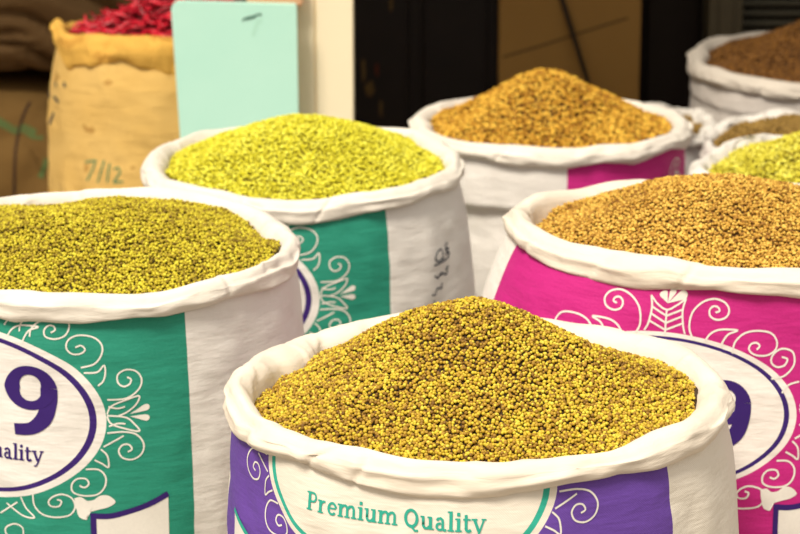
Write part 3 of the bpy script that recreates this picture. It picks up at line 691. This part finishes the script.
# ------------------------------------------------------------------ seeds
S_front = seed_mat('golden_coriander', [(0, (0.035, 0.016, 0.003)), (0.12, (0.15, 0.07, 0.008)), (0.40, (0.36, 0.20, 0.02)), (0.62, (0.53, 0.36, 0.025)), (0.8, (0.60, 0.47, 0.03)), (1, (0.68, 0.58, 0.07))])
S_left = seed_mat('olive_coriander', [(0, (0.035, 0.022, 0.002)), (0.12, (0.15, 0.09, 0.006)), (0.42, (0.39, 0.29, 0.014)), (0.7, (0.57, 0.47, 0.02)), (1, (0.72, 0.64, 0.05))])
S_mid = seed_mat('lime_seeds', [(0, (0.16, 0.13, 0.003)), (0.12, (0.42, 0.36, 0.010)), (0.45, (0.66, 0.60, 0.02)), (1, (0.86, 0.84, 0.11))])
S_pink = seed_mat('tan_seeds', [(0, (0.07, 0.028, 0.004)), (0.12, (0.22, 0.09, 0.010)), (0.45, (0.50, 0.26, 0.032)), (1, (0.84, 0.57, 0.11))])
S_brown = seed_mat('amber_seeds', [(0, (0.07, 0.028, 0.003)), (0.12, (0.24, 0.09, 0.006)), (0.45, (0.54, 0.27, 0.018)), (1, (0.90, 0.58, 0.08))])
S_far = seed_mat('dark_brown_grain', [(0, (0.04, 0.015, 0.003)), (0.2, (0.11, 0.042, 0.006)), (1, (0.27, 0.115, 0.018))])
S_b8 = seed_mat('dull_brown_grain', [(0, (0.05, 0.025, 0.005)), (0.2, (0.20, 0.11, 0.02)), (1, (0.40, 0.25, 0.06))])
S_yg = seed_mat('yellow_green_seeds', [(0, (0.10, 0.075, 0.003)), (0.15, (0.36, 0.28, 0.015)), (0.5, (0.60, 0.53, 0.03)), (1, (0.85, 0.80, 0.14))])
heap(s_front, 'heap of golden green coriander seeds filling the nearest sack with purple print', S_front, 0.0040, [(0.0, 0.12, 0.069, 0.40), (-0.42, 0.35, 0.022, 0.25), (0.50, 0.0, 0.016, 0.30), (0, 0, 0.016, 0.9)], 0.018, 1, 1, spacing=0.93, depvar=[(180, 30, 0.014)])
heap(s_left, 'heap of olive green coriander seeds filling the teal sack with the purple 9', S_left, 0.0044, [(0.0, 0.0, 0.022, 0.85), (0.05, 0.1, 0.012, 0.5)], 0.012, 2)
heap(s_mid, 'heap of bright lime yellow seeds filling the teal sack in the second row', S_mid, 0.0050, [(0.05, 0.0, 0.044, 0.64), (0, 0, 0.016, 0.95)], 0.016, 3, long=1.25)
heap(s_pink, 'heap of golden tan seeds filling the pink print sack', S_pink, 0.0046, [(-0.24, 0.05, 0.048, 0.52), (0.2, 0, 0.016, 0.6)], 0.016, 4, long=1.2, depvar=[(170, 26, 0.016)])
heap(s_brown, 'tall heap of amber seeds in the sack before the tan board', S_brown, 0.0066, [(-0.03, 0.0, 0.070, 0.52), (0, 0, 0.018, 0.95)], 0.012, 5, long=1.3)
heap(s_yg, 'heap of yellow green seeds behind the tan seed heap', S_yg, 0.0062, [(0.05, 0.0, 0.046, 0.60), (0, 0, 0.016, 0.95)], 0.016, 6, long=1.3)
heap(s_b8, 'flat fill of dull brown grain in the crumpled sack behind the yellow green heap', S_b8, 0.0058, [(0.3, 0.1, 0.02, 0.6)], 0.008, 7)
heap(s_far, 'heap of dark brown grain in the plain white sack before the shutter', S_far, 0.0060, [(0.30, 0.05, 0.078, 0.52), (0, 0, 0.012, 0.9)], 0.014, 8)
heap(s_small, 'sunken brown grain in the low crumpled sack behind the pink banded sack', S_b8, 0.0058, [(0, 0, 0.004, 0.5)], 0.022, 9)

# ------------------------------------------------------------------ chillies
S_bulk = simple_mat('chilli_bulk_red', (0.16, 0.008, 0.012), (0.08, 0.004, 0.006), 60, 0.6)
def ch_h(x, y):
    r = math.hypot(x, y)/s_ch.inner(np.array(math.atan2(y, x)))
    e = max(0.0, 1-float(r)**3)
    return s_ch.H+s_ch.tx*x/s_ch.R+s_ch.ty*y/s_ch.R-0.012+0.098*e**0.6*math.exp(-(((x-0.05)/0.17)**2+((y-0.02)/0.16)**2))
na, nb = 64, 18; V = []
for i in range(nb):
    for j in range(na):
        t = j/(na-1)*2*math.pi; r = i/(nb-1)*float(s_ch.inner(np.array(t)))*1.02; x, y = r*math.cos(t), r*math.sin(t); V.append((x, y, ch_h(x, y)-0.012-s_ch.H))
me = arr_mesh('chilli_bulk', V, grid_quads(nb, na), None, [S_bulk]); o = link('chilli_bulk', me, None, (s_ch.x, s_ch.y, s_ch.H))
tag(o, 'dense mass of broken red chillies below the top layer in the jute sack', 'chillies', kind='stuff')
def chilli_mat():
    m_, nt, b = new_mat('dried_red_chilli', 0.38, 0.5)
    oi = N(nt, 'ShaderNodeObjectInfo'); v = objvec(nt)
    f = math_node(nt, 'ADD', math_node(nt, 'MULTIPLY', oi.outputs['Random'], 0.7), math_node(nt, 'MULTIPLY', noise(nt, v, 60, 3), 0.3))
    nt.links.new(ramp(nt, f, [(0.1, (0.20, 0.004, 0.012)), (0.5, (0.52, 0.010, 0.028)), (0.9, (0.76, 0.025, 0.05))]), b.inputs['Base Color'])
    bump(nt, b, noise(nt, v, 130, 3), 0.5, 0.002); return m_
M_ch = chilli_mat(); pods = []
for k in range(6):
    rs = np.random.RandomState(40+k); L = rs.uniform(0.045, 0.065); n, q = 18, 10; V = []
    bend = rs.uniform(-0.010, 0.010); ph = rs.uniform(0, 6)
    for i in range(n):
        t = i/(n-1); rad = 0.0062*(min(1, t*7+0.15))*(1-t)**0.55+0.0006
        c = (L*(t-0.5), bend*math.sin(t*math.pi)+0.002*math.sin(t*9+ph), 0.003*math.sin(t*7+ph))
        for j in range(q):
            a = 2*math.pi*j/q; w = rad*(1+0.25*rs.uniform(-1, 1)); V.append((c[0], c[1]+w*math.cos(a), c[2]+0.72*w*math.sin(a)))
    F = [(i*q+j, i*q+(j+1) % q, (i+1)*q+(j+1) % q, (i+1)*q+j) for i in range(n-1) for j in range(q)]
    V += [(V[0][0]-0.001, 0, 0), (V[-1][0]+0.001, 0, 0)]
    me = arr_mesh('chilli', np.array(V), F, [((j+1) % q, j, n*q) for j in range(q)]+[((n-1)*q+j, (n-1)*q+(j+1) % q, n*q+1) for j in range(q)], [M_ch]); pods.append(me)
rs = random.Random(7); cnt = 0
for ring in range(13):
    r = 0.008+ring*0.0165; n = max(1, int(2*math.pi*r/0.030))
    for j in range(n):
        t = 2*math.pi*(j+rs.uniform(-.3, .3))/n; rr = r+rs.uniform(-.006, .006)
        if rr > float(s_ch.inner(np.array(t)))-0.018: continue
        x, y = rr*math.cos(t), rr*math.sin(t)
        if y > 0.13: continue
        z = ch_h(x, y)+rs.uniform(-0.004, 0.006)
        o = bpy.data.objects.new('chilli', pods[cnt % 6]); o.location = (s_ch.x+x, s_ch.y+y, z)
        sl = (ch_h(x+0.01, y)-ch_h(x-0.01, y))/0.02
        o.rotation_euler = (rs.uniform(-.8, .8), -math.atan(sl)*0.8+rs.uniform(-.35, .35), rs.uniform(0, 6.28)); COL.objects.link(o)
        tag(o, 'dried red chilli in the heap on top of the golden jute sack', 'chilli', 'dried chillies in the jute sack'); cnt += 1
print('chillies', cnt)
